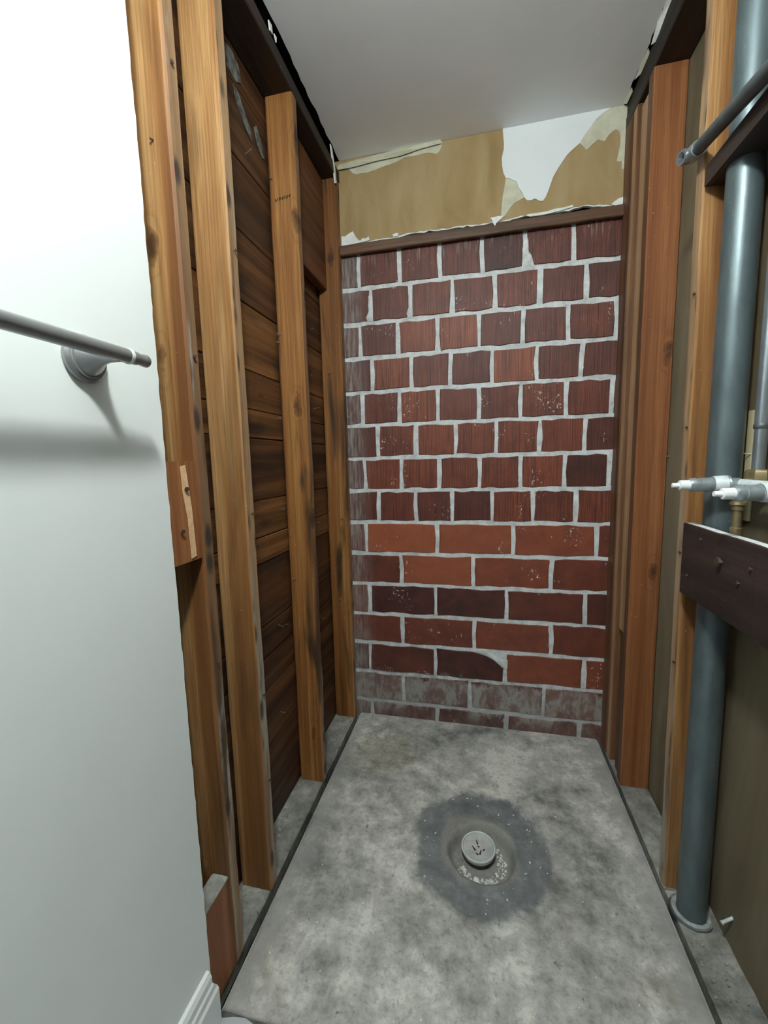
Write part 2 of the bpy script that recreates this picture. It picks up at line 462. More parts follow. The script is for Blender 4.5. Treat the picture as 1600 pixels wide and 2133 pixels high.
def beam(name, size, mats, axis='z', parent=None, loc=(0, 0, 0), ch=0.0025, jit=0.0008, seg=0.14,
         side_mat=None, lean=(0, 0)):
    """sawn timber: rounded rectangular section swept along its length, slightly uneven.
    size = (x, y, z) extents from the local origin corner; side_mat = {'+x': 1, ...}"""
    sx, sy, sz = size
    dims = {'x': sx, 'y': sy, 'z': sz}
    L = dims[axis]
    a, b2 = {'z': ('x', 'y'), 'y': ('x', 'z'), 'x': ('y', 'z')}[axis]
    A, B = dims[a], dims[b2]
    c = min(ch, A / 4, B / 4)
    sec = [(c, 0), (A - c, 0), (A, c), (A, B - c), (A - c, B), (c, B), (0, B - c), (0, c)]
    side = ['-' + b2, None, '+' + a, None, '+' + b2, None, '-' + a, None]
    n = max(2, int(L / seg) + 1)
    V, F, FM = [], [], []
    for i in range(n):
        t = L * i / (n - 1)
        ja, jb = random.uniform(-jit, jit), random.uniform(-jit, jit)
        if i in (0, n - 1):
            ja = jb = 0
        for (u, w) in sec:
            q = {a: u + ja + lean[0] * t, b2: w + jb + lean[1] * t, axis: t}
            V.append((q['x'], q['y'], q['z']))
    for i in range(n - 1):
        for k in range(8):
            F.append([i * 8 + k, i * 8 + (k + 1) % 8, i * 8 + 8 + (k + 1) % 8, i * 8 + 8 + k])
            FM.append((side_mat or {}).get(side[k], 0))
    F.append(list(range(8))[::-1]); FM.append((side_mat or {}).get('end', 0))
    F.append([(n - 1) * 8 + k for k in range(8)]); FM.append((side_mat or {}).get('end', 0))
    return mesh_obj(name, V, F, mats, parent, loc, False, FM)

def frame(d):
    d = Vector(d).normalized()
    up = Vector((0, 0, 1)) if abs(d.z) < 0.9 else Vector((1, 0, 0))
    a = d.cross(up).normalized()
    return a, d.cross(a).normalized()

def lathe_data(p0, d, prof, n=24, cap=True):
    """profile [(distance along d, radius)]"""
    p0, d = Vector(p0), Vector(d).normalized()
    a, b = frame(d)
    V, F = [], []
    for (t, r) in prof:
        for k in range(n):
            th = 2 * math.pi * k / n
            V.append(p0 + d * t + (a * math.cos(th) + b * math.sin(th)) * r)
    m = len(prof)
    for i in range(m - 1):
        for k in range(n):
            F.append([i * n + k, i * n + (k + 1) % n, (i + 1) * n + (k + 1) % n, (i + 1) * n + k])
    if cap:
        F.append(list(range(n)))
        F.append([(m - 1) * n + k for k in range(n)])
    return V, F

def shade_auto(o, ang=35):
    me = o.data
    bm = bmesh.new(); bm.from_mesh(me)
    for f in bm.faces: f.smooth = True
    for e in bm.edges:
        if len(e.link_faces) == 2 and e.calc_face_angle(0) > math.radians(ang):
            e.smooth = False
    bm.to_mesh(me); bm.free()
    return o

def lathe(name, p0, d, prof, mat, parent=None, n=24, cap=True, base=None):
    V, F = lathe_data(p0, d, prof, n, cap)
    off = Vector(base) if base else Vector((0, 0, 0))
    o = mesh_obj(name, [v - off for v in V], F, mat, parent, (0, 0, 0))
    return shade_auto(o)

def prism(name, poly, y0, y1, mats, parent=None, loc=(0, 0, 0), plane='xz', edge_mat=0):
    """polygon extruded between two values of the third axis"""
    def P(u, v, w):
        return (u, w, v) if plane == 'xz' else ((u, v, w) if plane == 'xy' else (w, u, v))
    n = len(poly)
    V = [P(u, v, y0) for u, v in poly] + [P(u, v, y1) for u, v in poly]
    F = [list(range(n)), list(range(n, 2 * n))[::-1]] + [[i, (i + 1) % n, n + (i + 1) % n, n + i] for i in range(n)]
    return mesh_obj(name, V, F, mats, parent, loc, False, [0, 0] + [edge_mat] * n)

def ragged(p0, p1, n, amp, seed):
    r = random.Random(seed)
    out = []
    d = Vector((p1[0] - p0[0], p1[1] - p0[1])); nn = Vector((-d.y, d.x)).normalized()
    for i in range(n + 1):
        t = i / n
        a = r.uniform(-amp, amp) if 0 < i < n else 0
        out.append((p0[0] + d.x * t + nn.x * a, p0[1] + d.y * t + nn.y * a))
    return out

def nail(parent, p, d, length=0.02, r=0.0011, mat=None, head=True):
    prof = [(0, r), (length, r)]
    if head:
        prof += [(length, r * 2.4), (length + r, r * 2.4)]
    off = parent.location if parent else Vector()
    V, F = lathe_data(Vector(p) - off, d, prof, 6)
    return mesh_obj('nail', V, F, mat or m_nail, parent)

# ------------------------------------------------------------------ setting: floor
def build_floor():
    x0, x1, y0, y1 = 0.012, 1.011, -1.066, -0.001
    nx, ny = 150, 150
    V, F = [], []
    hx, hy = 0.549, -0.592
    for j in range(ny + 1):
        for i in range(nx + 1):
            x = x0 + (x1 - x0) * i / nx; y = y0 + (y1 - y0) * j / ny
            z = 0.0012 * (mnoise.noise((x * 9, y * 9, 1)) + 0.6 * mnoise.noise((x * 26, y * 26, 2)))
            # gentle fall towards the drain
            d = math.hypot(x - hx, (y - hy))
            z -= 0.004 * max(0, 1 - d / 0.45)
            wob = 0.007 * mnoise.noise((x * 14, y * 14, 5)) + 0.004 * mnoise.noise((x * 33, y * 33, 9))
            dd = d + wob
            z += 0.005 * math.exp(-((dd - 0.104) / 0.012) ** 2)          # raised lip
            t = min(1, max(0, (0.098 - dd) / 0.022)); t = t * t * (3 - 2 * t)
            z -= 0.034 * t
            if dd < 0.08:
                z += 0.003 * mnoise.noise((x * 60, y * 60, 3))
            e = min(x - x0, x1 - x)
            if e < 0.012: z -= (0.012 - e) ** 2 * 50
            V.append((x, y, z))
    for j in range(ny):
        for i in range(nx):
            a = j * (nx + 1) + i
            F.append([a, a + 1, a + nx + 2, a + nx + 1])
    # skirt
    rim = [i for i in range(nx + 1)] + [(j + 1) * (nx + 1) - 1 for j in range(1, ny + 1)] + \
          [ny * (nx + 1) + i for i in range(nx - 1, -1, -1)] + [j * (nx + 1) for j in range(ny - 1, 0, -1)]
    base = len(V)
    for r in rim: V.append((V[r][0], V[r][1], -0.06))
    for k in range(len(rim)):
        F.append([rim[k], rim[(k + 1) % len(rim)], base + (k + 1) % len(rim), base + k])
    F.append([base + k for k in range(len(rim))][::-1])
    me = bpy.data.meshes.new('floor'); me.from_pydata(V, [], F)
    me.materials.append(m_floor)
    for i, p in enumerate(me.polygons): p.use_smooth = i < nx * ny
    o = bpy.data.objects.new('floor', me)
    link(o); tag(o, 'grey stained concrete shower floor with dark round patch', kind='structure')
    return o
build_floor()
tag(prism('floor_subgrade', [(-1.6, -4.4), (2.8, -4.4), (2.8, 0.1), (-1.6, 0.1)], -0.12, -0.06, m_groove, plane='xy'),
    'dark ground showing in the joints beside the slab', kind='structure')
lip = [(0.02, -1.083), (0.05, -1.074), (0.075, -1.071), (0.11, -1.08), (0.3, -1.095), (0.7, -1.10), (1.02, -1.10)]
tag(prism('floor_room', [(-1.5, -4.2), (-1.5, -1.66), (0.0127, -1.66), (0.0127, -1.095)] + lip + [(2.6, -1.10), (2.6, -4.2)], -0.06, 0.006, m_roomfloor, plane='xy'),
    'pale room floor beginning at the front edge of the slab', kind='structure')

# ------------------------------------------------------------------ setting: back wall of brick
def zl(n):
    return Z14 + (14 - n) * C     # mortar line under row n (n = 0 is the top of row 1)

JOINTS = {1: [0.069, 0.232, 0.391, 0.55, 0.703, 0.868], 2: [0.114, 0.277, 0.438, 0.597, 0.757, 0.916],
          3: [0.065, 0.221, 0.381, 0.539, 0.699, 0.859, 1.018], 4: [0.114, 0.274, 0.431, 0.588, 0.751, 0.908],
          5: [0.067, 0.222, 0.378, 0.54, 0.696, 0.858, 1.014], 6: [0.13, 0.288, 0.448, 0.606, 0.767, 0.926],
          7: [0.069, 0.225, 0.384, 0.542, 0.7, 0.859, 1.015], 8: [0.124, 0.284, 0.433, 0.592, 0.747, 0.903],
          9: [0.067, 0.371, 0.675, 0.981], 10: [0.217, 0.518, 0.821], 11: [0.074, 0.363, 0.651, 0.949],
          12: [0.218, 0.523, 0.827], 13: [0.066, 0.358, 0.648, 0.952], 14: [0.217, 0.504, 0.801],
          15: [0.069, 0.364, 0.655, 0.943]}
TONE = {1: [.25, .35, .35, .3, .1, .32, .3], 2: [.3, .35, .45, .4, .45, .3, .2], 3: [.3, .3, .6, .65, .3, .35, .37, .3],
        4: [.25, .6, .4, .28, .72, .35, .3], 5: [.25, .4, .62, .4, .35, .42, .4, .3], 6: [.25, .45, .56, .5, .5, .5, .22],
        7: [.3, .55, .5, .45, .45, .6, .14, .3], 8: [.3, .4, .3, .22, .5, .38, .5], 9: [.3, .8, .65, .55, .35],
        10: [.3, .7, .5, .35], 11: [.38, .06, .08, .24, .12], 12: [.35, .35, .45, .32], 13: [.18, .18, .05, .5, .5],
        14: [.3, .2, .25, .35], 15: [.2, .18, .12, .2, .25]}

def build_back_wall():
    # mortar bed: uneven sheet just behind the brick faces
    nx, nz = 170, 330
    x0, x1, z0, z1 = -0.14, W + 0.12, -0.06, 1.99
    V, F = [], []
    for j in range(nz + 1):
        for i in range(nx + 1):
            x = x0 + (x1 - x0) * i / nx; z = z0 + (z1 - z0) * j / nz
            y = 0.0030 + 0.0022 * mnoise.noise((x * 32, z * 32, 4)) + 0.0022 * mnoise.noise((x * 85, z * 85, 8))
            V.append((x, y, z))
    for j in range(nz):
        for i in range(nx):
            a = j * (nx + 1) + i
            F.append([a, a + 1, a + nx + 2, a + nx + 1])
    rim = [i for i in range(nx + 1)] + [(j + 1) * (nx + 1) - 1 for j in range(1, nz + 1)] + \
          [nz * (nx + 1) + i for i in range(nx - 1, -1, -1)] + [j * (nx + 1) for j in range(nz - 1, 0, -1)]
    base = len(V)
    for r in rim: V.append((V[r][0], 0.09, V[r][2]))
    for k in range(len(rim)):
        F.append([rim[k], rim[(k + 1) % len(rim)], base + (k + 1) % len(rim), base + k])
    F.append([base + k for k in range(len(rim))][::-1])
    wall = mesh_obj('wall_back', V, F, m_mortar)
    for i, p in enumerate(wall.data.polygons): p.use_smooth = i < nx * nz
    tag(wall, 'red brick back wall with wide pale mortar joints', kind='structure')
    g = 0.0082
    for row in range(1, 16):
        ztop, zbot = zl(row - 1) - g, zl(row) + g
        if row == 1: ztop = 1.975
        if row == 15: zbot = -0.05
        js = [-0.09 if row % 2 else -0.045] + JOINTS[row] + [W + (0.07 if row % 2 else 0.05)]
        for k in range(len(js) - 1):
            xa, xb = js[k] + g, js[k + 1] - g
            if xb - xa < 0.02: continue
            r = random.Random(row * 50 + k)
            w, h = xb - xa, ztop - zbot
            cx, cz = (xa + xb) / 2, (ztop + zbot) / 2
            # outline with chipped, uneven edges
            nb = 4 if w < 0.2 else 6
            out = []
            for s in range(nb): out.append((-w / 2 + w * s / nb, -h / 2))
            for s in range(2): out.append((w / 2, -h / 2 + h * s / 2))
            for s in range(nb): out.append((w / 2 - w * s / nb, h / 2))
            for s in range(2): out.append((-w / 2, h / 2 - h * s / 2))
            j = 0.0034
            out = [(u + r.uniform(-j, j), v + r.uniform(-j, j)) for u, v in out]
            if (row, k) == (13, 2):   # corner smeared over with mortar
                out = [(u, v) for u, v in out if not (u > w * 0.2 and v > h * 0.3)]
                idx = max(range(len(out)), key=lambda q: (out[q][0], out[q][1]))
                out = [q for q in out]
                out = sorted(out, key=lambda q: math.atan2(q[1], q[0]))
                out += [(w * 0.30, h * 0.47), (w * 0.38, h * 0.36), (w * 0.45, h * 0.22), (w * 0.49, h * 0.10)]
                out = sorted(out, key=lambda q: math.atan2(q[1] / h, q[0] / w))
            n = len(out)
            yj = r.uniform(-0.0012, 0.0006)
            tx, tz = r.uniform(-0.004, 0.004), r.uniform(-0.006, 0.006)
            ins = 0.0018
            Vb, Fb = [], []
            for u, v in out:
                s = 1 - 2 * ins / min(w, h)
                Vb.append((u * s, yj + tx * u + tz * v - 0.0002, v * s))
            for u, v in out: Vb.append((u, yj + 0.0022 + tx * u + tz * v, v))
            for u, v in out: Vb.append((u, 0.03, v))
            Fb.append(list(range(n)))
            for a in range(n):
                Fb.append([a, (a + 1) % n, n + (a + 1) % n, n + a])
                Fb.append([n + a, n + (a + 1) % n, 2 * n + (a + 1) % n, 2 * n + a])
            b = mesh_obj('brick', Vb, Fb, m_brick_c if row <= 8 else m_brick_s, wall, (cx, 0, cz))
            t = TONE[row][min(k, len(TONE[row]) - 1)]
            b.color = (t, t, t, 1)
    # mortar squeezed out over the bricks
    def smear(pts, th):
        cx = sum(p[0] for p in pts) / len(pts); cz = sum(p[1] for p in pts) / len(pts)
        V = [(u, 0.001, v) for u, v in pts] + [(cx + (u - cx) * 0.75, -th, cz + (v - cz) * 0.75) for u, v in pts] + [(cx, -th * 1.25, cz)]
        n = len(pts)
        F = [[a, (a + 1) % n, n + (a + 1) % n, n + a] for a in range(n)] + [[n + a, n + (a + 1) % n, 2 * n] for a in range(n)]
        o = mesh_obj('mortar_smear', V, F, m_mortar, wall)
        for p in o.data.polygons: p.use_smooth = True
    smear([(0.70, 1.94), (0.714, 1.935), (0.716, 1.89), (0.728, 1.872), (0.736, 1.845), (0.74, 1.826), (0.69, 1.822), (0.694, 1.86), (0.692, 1.90)], 0.003)
    smear([(0.515, 0.352), (0.53, 0.346), (0.56, 0.35), (0.585, 0.338), (0.60, 0.322), (0.63, 0.31), (0.66, 0.308), (0.658, 0.268), (0.645, 0.262), (0.635, 0.285), (0.60, 0.302), (0.55, 0.325), (0.52, 0.33)], 0.003)
    smear([(0.105, 1.80), (0.122, 1.80), (0.124, 1.74), (0.12, 1.70), (0.098, 1.70), (0.092, 1.712), (0.102, 1.73), (0.106, 1.77)], 0.003)
    smear([(0.266, 1.80), (0.282, 1.80), (0.284, 1.70), (0.262, 1.698), (0.258, 1.712), (0.27, 1.73), (0.27, 1.77)], 0.003)
build_back_wall()

# ------------------------------------------------------------------ setting: side walls, ceiling, room beyond
wl = prism('wall_left', [(-1.7, -0.05), (0.06, -0.05), (0.06, H + 0.1), (-1.7, H + 0.1)], -0.135, -0.112, m_black, plane='yz')
tag(wl, 'dark plank sheathed left wall behind the studs', kind='structure')
seams = [-0.04, 0.10, 0.27, 0.45, 0.55, 0.65, 0.844, 0.923, 1.034, 1.215, 1.296, 1.404, 1.584, 1.771, 1.957, 2.143, 2.32]
for a, b in zip(seams[:-1], seams[1:]):
    g = random.uniform(0.0015, 0.004)
    beam('plank', (0.019, 1.72, b - a - g), m_plank_light if 1.2 < a < 1.5 or 0.84 < a < 1.0 else m_plank, 'y', wl, (-0.111 + random.uniform(-0.002, 0.001), -1.68, a + g / 2), 0.002, 0.0006, 0.4)

dw = [(-1.64, 0.0)] + [(-1.086, 0.0)] + [(y, z) for y, z in ragged((-1.086, 0.13), (-1.084, H), 130, 0.0011, 3)] + [(-1.64, H)]
tag(prism('wall_front_left', dw, 0.0004, 0.0127, [m_paint, m_gyp], plane='yz', edge_mat=1),
    'smooth white painted drywall beside the exposed studs', kind='structure')
tag(prism('wall_right', [(-1.09, -0.05), (0.02, -0.05), (0.02, H + 0.05), (-1.09, H + 0.05)], 1.1112, 1.13, m_olive, plane='yz'),
    'olive grey backing panel behind the right studs', kind='structure')
tag(prism('wall_room_return', [(1.01, 0.0), (2.6, 0.0), (2.6, H), (1.01, H)], -1.12, -1.105, m_room), 'unseen return wall beside the stall, kept dark to cut bounce light', kind='structure')
tag(prism('wall_room_right', [(-4.2, 0.0), (-1.1, 0.0), (-1.1, H), (-4.2, H)], 2.6, 2.62, m_room, plane='yz'), 'unseen side wall of the room, kept dark to cut bounce light', kind='structure')
tag(prism('wall_room_left', [(-4.2, 0.0), (-1.66, 0.0), (-1.66, H), (-4.2, H)], -1.52, -1.5, m_room, plane='yz'), 'unseen far left wall of the room, kept dark to cut bounce light', kind='structure')
tag(prism('wall_room_front', [(-1.5, 0.0), (-0.136, 0.0), (-0.136, H), (-1.5, H)], -1.70, -1.685, m_room), 'unseen wall left of the exposed framing, kept dark to cut bounce light', kind='structure')
tag(prism('wall_room_rear', [(-1.5, 0.0), (2.62, 0.0), (2.62, H), (-1.5, H)], -4.22, -4.2, m_room), 'unseen wall behind the viewer, kept dark to cut bounce light', kind='structure')

cl = [(-1.5, -4.22), (-1.5, -1.66)] + ragged((0.006, -1.66), (0.004, -0.001), 60, 0.0025, 11)
cr = ragged((1.014, -0.001), (1.017, -1.1), 60, 0.0035, 12)
ceil = prism('ceiling', cl + cr + [(2.62, -1.1), (2.62, -4.22)], H, H + 0.0127, [m_ceil, m_gyp], plane='xy', edge_mat=1)
tag(ceil, 'smooth grey white painted ceiling with torn edges', kind='structure')
tag(prism('light_block_slab', [(-1.6, -4.3), (2.7, -4.3), (2.7, 0.12), (-1.6, 0.12)], H + 0.06, H + 0.1, m_black, plane='xy'),
    'dark slab added above the ceiling to block light', kind='structure')  # slab added to keep light from entering over the wall plates
# torn plaster hanging from the ceiling edges
def flake(pts, th, mat, parent=None, name='plaster_flake'):
    """pts = 3d outline; thin chip with thickness along its normal"""
    P = [Vector(p) for p in pts]
    nrm = (P[1] - P[0]).cross(P[2] - P[0]).normalized() * th
    n = len(P)
    V = P + [p + nrm for p in P]
    F = [list(range(n)), list(range(n, 2 * n))[::-1]] + [[i, (i + 1) % n, n + (i + 1) % n, n + i] for i in range(n)]
    return mesh_obj(name, V, F, mat, parent)
flake([(0.004, -0.10, 2.306), (0.004, -0.085, 2.304), (0.004, -0.055, 2.25), (0.004, -0.045, 2.205), (0.002, -0.055, 2.20), (0.002, -0.075, 2.26)], 0.004, m_gyp, ceil)
flake([(0.003, -0.565, 2.292), (0.003, -0.548, 2.294), (0.003, -0.545, 2.275), (0.003, -0.56, 2.272)], 0.003, m_gyp, ceil)
flake([(0.003, -0.535, 2.286), (0.003, -0.522, 2.288), (0.003, -0.524, 2.274)], 0.003, m_gyp, ceil)
flake([(1.016, -0.36, 2.309), (1.03, -0.36, 2.304), (1.032, -0.31, 2.292), (1.028, -0.25, 2.29), (1.018, -0.22, 2.303), (1.012, -0.28, 2.309)], 0.005, m_gyp, ceil)
flake([(1.016, -0.20, 2.309), (1.024, -0.19, 2.302), (1.022, -0.13, 2.30), (1.014, -0.1, 2.309)], 0.004, m_cream_paper, ceil)
flake([(1.014, -0.07, 2.309), (1.02, -0.06, 2.302), (1.018, -0.02, 2.30), (1.01, -0.01, 2.309)], 0.004, m_cream_paper, ceil)

# baseboard at the foot of the white drywall
prof = [(0.0128, 0.0), (0.030, 0.0), (0.030, 0.088), (0.0265, 0.094), (0.0265, 0.108), (0.0235, 0.112), (0.0235, 0.127), (0.019, 0.136), (0.0128, 0.138)]
n = len(prof)
V = [(u, -1.64, v) for u, v in prof] + [(u, -1.084 - (0.012 if v > 0.1 else 0.002), v) for u, v in prof]
tag(mesh_obj('baseboard_left', V, [list(range(n)), list(range(n, 2 * n))[::-1]] + [[i, (i + 1) % n, n + (i + 1) % n, n + i] for i in range(n)], m_gloss_white),
    'white moulded baseboard at the foot of the drywall', kind='structure')

# ------------------------------------------------------------------ torn drywall above the bricks
def build_torn():
    root = empty('torn_drywall', (0.5, 0, 1.99))
    tag(root, 'strip of torn tan drywall with white paint remnant above the bricks', 'drywall')
    L = Vector((0.5, 0, 1.99))
    def pr(name, poly, y0, y1, mats, em=0):
        return prism(name, [(u - L.x, v - L.z) for u, v in poly], y0, y1, mats, root, edge_mat=em)
    bot = [(-0.02, 1.992), (0.003, 1.996), (0.07, 2.000), (0.143, 2.006), (0.206, 2.006), (0.28, 2.011), (0.353, 2.012), (0.42, 2.008), (0.48, 2.009), (0.54, 2.005), (0.595, 2.004), (0.65, 2.010), (0.699, 2.014), (0.76, 2.010), (0.833, 2.012), (0.90, 2.016), (0.962, 2.009), (1.0, 2.004), (1.026, 2.0), (1.04, 2.0)]
    r = random.Random(5)
    b2 = []
    for a, b in zip(bot[:-1], bot[1:]):
        for s in range(4):
            t = s / 4
            b2.append((a[0] + (b[0] - a[0]) * t, a[1] + (b[1] - a[1]) * t + r.uniform(-0.0018, 0.0018)))
    b2.append(bot[-1])
    pr('gypsum_core', [(u, v - 0.004 + r.uniform(-0.003, 0.002)) for u, v in b2] + [(1.04, 2.3095), (-0.02, 2.3095)], 0.0, 0.012, m_gyp)
    pr('tan_paper', b2 + [(1.04, 2.3095), (-0.02, 2.3095)], -0.0012, -0.0001, m_tan)
    pr('white_paint_layer', [(0.62, 2.3095), (0.625, 2.262), (0.6245, 2.243), (0.618, 2.215), (0.619, 2.191), (0.6235, 2.165), (0.632, 2.146), (0.645, 2.143), (0.67, 2.127), (0.678, 2.105), (0.69, 2.088), (0.698, 2.070), (0.708, 2.059), (0.722, 2.058), (0.735, 2.062), (0.748, 2.052), (0.761, 2.049), (0.770, 2.06), (0.779, 2.08), (0.786, 2.10), (0.794, 2.123), (0.808, 2.146), (0.823, 2.167), (0.84, 2.188), (0.854, 2.199), (0.879, 2.217), (0.893, 2.238), (0.91, 2.258), (0.928, 2.282), (0.95, 2.297), (0.976, 2.3095)], -0.0042, -0.0013, [m_white_paper, m_gyp], 1)
    cr_ = [(0.879, 2.2175), (0.89, 2.205), (0.902, 2.191), (0.92, 2.207), (0.939, 2.219), (0.947, 2.214), (0.958, 2.209), (0.97, 2.226), (0.985, 2.238), (0.995, 2.239), (1.003, 2.232), (1.008, 2.212), (1.008, 2.194), (1.003, 2.165), (0.998, 2.14), (1.006, 2.136), (1.014, 2.138), (1.016, 2.112), (1.024, 2.111), (1.03, 2.3095), (0.977, 2.3095), (0.95, 2.298), (0.928, 2.283), (0.91, 2.259), (0.893, 2.239)]
    pr('cream_paper_layer', cr_, -0.0030, -0.0013, [m_cream_paper, m_gyp], 1)
    pr('cream_paper_layer', [(0.632, 2.1455), (0.645, 2.1425), (0.669, 2.1265), (0.681, 2.098), (0.698, 2.073), (0.685, 2.066), (0.664, 2.059), (0.648, 2.043), (0.633, 2.023), (0.625, 2.016), (0.616, 2.009), (0.619, 2.05), (0.622, 2.085), (0.628, 2.115)], -0.0030, -0.0013, [m_cream_paper, m_gyp], 1)
    # paper curling off under the ceiling on the left
    up = [(0.008, 2.28), (0.05, 2.284), (0.11, 2.289), (0.2, 2.295), (0.3, 2.303), (0.405, 2.309)]
    lo = [(0.401, 2.287), (0.392, 2.274), (0.382, 2.268), (0.365, 2.276), (0.342, 2.280), (0.315, 2.276), (0.289, 2.277), (0.267, 2.279), (0.245, 2.272), (0.228, 2.267), (0.205, 2.262), (0.189, 2.262), (0.15, 2.254), (0.11, 2.249), (0.09, 2.252), (0.07, 2.250), (0.055, 2.258), (0.043, 2.274)]
    pr('cream_paper_layer', up + lo, -0.0030, -0.0013, [m_cream_paper, m_gyp], 1)
    V = []
    for u, v in [(0.0, 2.282), (0.06, 2.285), (0.15, 2.290), (0.25, 2.296), (0.33, 2.302), (0.40, 2.309)]:
        V += [(u - L.x, -0.003, v + 0.016 - L.z), (u - L.x, -0.016 - 0.006 * math.sin(u * 30), v - 0.002 + 0.004 * math.sin(u * 23) - L.z), (u - L.x, -0.011, v - 0.012 + 0.004 * math.sin(u * 37 + 1) - L.z)]
    F = []
    for i in range(5):
        for k in range(2):
            F.append([i * 3 + k, i * 3 + k + 1, i * 3 + k + 4, i * 3 + k + 3])
    o = mesh_obj('paper_curl', V, F, m_cream_paper, root)
    sm = o.modifiers.new('solid', 'SOLIDIFY'); sm.thickness = 0.0012
    # white plaster bits at the lower edge
    pr('gypsum_bit', [(0.003, 2.034), (0.017, 2.031), (0.03, 2.038), (0.051, 2.046), (0.062, 2.024), (0.072, 2.012), (0.08, 2.007), (0.09, 2.016), (0.102, 2.012), (0.115, 2.018), (0.118, 2.004), (0.09, 2.001), (0.061, 2.0), (0.04, 1.99), (0.024, 1.981), (0.008, 1.984), (0.003, 1.993)], -0.0055, -0.0013, m_gyp)
    pass
    t_ = pr('gypsum_bit', [(0.578, 2.006), (0.584, 1.998), (0.588, 1.986), (0.595, 1.976), (0.6, 1.986), (0.612, 1.995), (0.626, 2.006), (0.605, 2.008)], -0.0305, -0.0275, m_gyp)
    global hang_bit; hang_bit = t_
    pr('gypsum_bit', [(0.985, 2.004), (0.995, 2.012), (1.01, 2.02), (1.026, 2.022), (1.026, 2.0), (1.0, 1.998)], -0.0055, -0.0013, m_gyp)
    pr('gypsum_bit', [(0.70, 2.010), (0.72, 2.013), (0.75, 2.012), (0.78, 2.013), (0.80, 2.017), (0.83, 2.017), (0.86, 2.021), (0.862, 2.015), (0.82, 2.008), (0.77, 2.003), (0.72, 2.003)], -0.005, -0.0013, m_gyp)
    pr('gypsum_bit', [(0.21, 2.012), (0.225, 2.015), (0.235, 2.013), (0.232, 2.004), (0.215, 2.003)], -0.006, -0.0013, m_gyp)
build_torn()
t = beam('ledger_strip', (W - 0.004, 0.019, 0.036), m_trimwood, 'x', None, (0.002, -0.0265, 1.953), 0.003, 0.0012, 0.09)
tag(t, 'narrow brown wood ledger strip across the top of the bricks', 'wood strip')
for v in hang_bit.data.vertices: v.co += Vector((0.5, 0, 1.99)) - t.location
hang_bit.parent = t

# ------------------------------------------------------------------ left wall framing
def stud(label, x0, y0, z0, size, mats, sm, lean=(0, 0), ch=0.003):
    o = beam('wall_stud', size, mats, 'z', None, (x0, y0, z0), ch, 0.0011, 0.12, sm, lean)
    return tag(o, label, 'stud')
D = 0.089
ZT = PLATE - 0.001
s1 = stud('light pine stud next to the white drywall, nailed edge grey stained', -D, -0.988, 0.001, (D, 0.036, ZT), [m_pine, m_pine_edge], {'+x': 1}, ch=0.005)
s2 = stud('light pine stud second from the white drywall, close beside the first', -D, -0.821, 0.001, (D, 0.037, ZT), [m_pine, m_pine_edge], {'+x': 1}, ch=0.004)
s3 = stud('knotty yellow pine stud midway along the left wall with ink stamp', -D, -0.432, 0.001, (D, 0.036, ZT), [m_pine_old, m_pine_old_edge], {'+x': 1}, ch=0.005)
s4 = stud('orange pine corner stud on the left against the bricks', -D, -0.043, 0.001, (D, 0.040, ZT), [m_pine_old, m_pine_old_edge], {'+x': 1}, ch=0.004)
tp = beam('top_plate', (D + 0.004, 1.64, 0.04), m_plate, 'y', None, (-D - 0.002, -1.645, PLATE + 0.001), 0.003, 0.001, 0.3)
tag(tp, 'wood top plate over the left studs, shade darkened into its colour', 'plate')
bp_ = beam('sill_plate', (D + 0.016, 1.64, 0.042), m_sill, 'y', None, (-D - 0.02, -1.645, -0.042), 0.003, 0.0012, 0.06)
tag(bp_, 'cement covered sill plate under the left studs', 'plate')
hd = beam('header_block', (0.035, 0.342, 0.40), m_header, 'y', None, (-D + 0.002, -0.390, 1.822), 0.003, 0.0008, 0.1)
tag(hd, 'wide brown blocking board between the left corner stud and stamped stud', 'blocking')
b1 = beam('blocking', (0.038, 0.1, 0.192), m_fir_y, 'z', None, (-0.0385, -1.089, 0.957), 0.003, 0.001, 0.05)
tag(b1, 'short orange wood block at mid height beside white drywall, splintered', 'blocking')
flake([(0.0002, -1.035, 1.14), (0.0002, -1.022, 1.142), (0.0002, -1.013, 1.06), (0.0002, -1.010, 0.965), (0.0002, -1.024, 0.962), (0.0002, -1.026, 1.04), (0.0002, -1.034, 1.09)], -0.0012, m_splinter, None, 'splintered_stripe')
o = bpy.data.objects['splintered_stripe']
for v in o.data.vertices: v.co -= b1.location
o.parent = b1
nail(b1, (-0.002, -1.025, 1.098), (1, -0.3, -0.2), 0.006, 0.002, m_rust)
nail(b1, (-0.002, -1.045, 1.02), (1, -0.3, -0.2), 0.006, 0.002, m_rust)
b0 = beam('blocking', (0.04, 0.1, 0.228), [m_fir_y, m_sill], 'z', None, (-0.0405, -1.089, 0.001), 0.003, 0.001, 0.06, {'end': 1})
tag(b0, 'short orange wood block on the floor with plaster crusted top', 'blocking')
# grey plaster smears on the upper planks
for pts_ in ([(-0.64, 2.205), (-0.60, 2.215), (-0.565, 2.20), (-0.56, 2.165), (-0.585, 2.15), (-0.62, 2.155), (-0.645, 2.17)],
             [(-0.60, 2.135), (-0.575, 2.13), (-0.545, 2.10), (-0.52, 2.075), (-0.515, 2.05), (-0.535, 2.06), (-0.56, 2.075), (-0.59, 2.10)],
             [(-0.50, 2.10), (-0.485, 2.115), (-0.46, 2.085), (-0.445, 2.05), (-0.46, 2.045), (-0.485, 2.065)]):
    zc = sum(q[1] for q in pts_) / len(pts_)
    pk = [c for c in wl.children if c.location.z < zc][-1]
    fl = flake([(-0.0905, y, z) for y, z in pts_], 0.0016, m_grimeplaster, None, 'plaster_smear')
    for v in fl.data.vertices: v.co -= pk.location
    fl.parent = pk
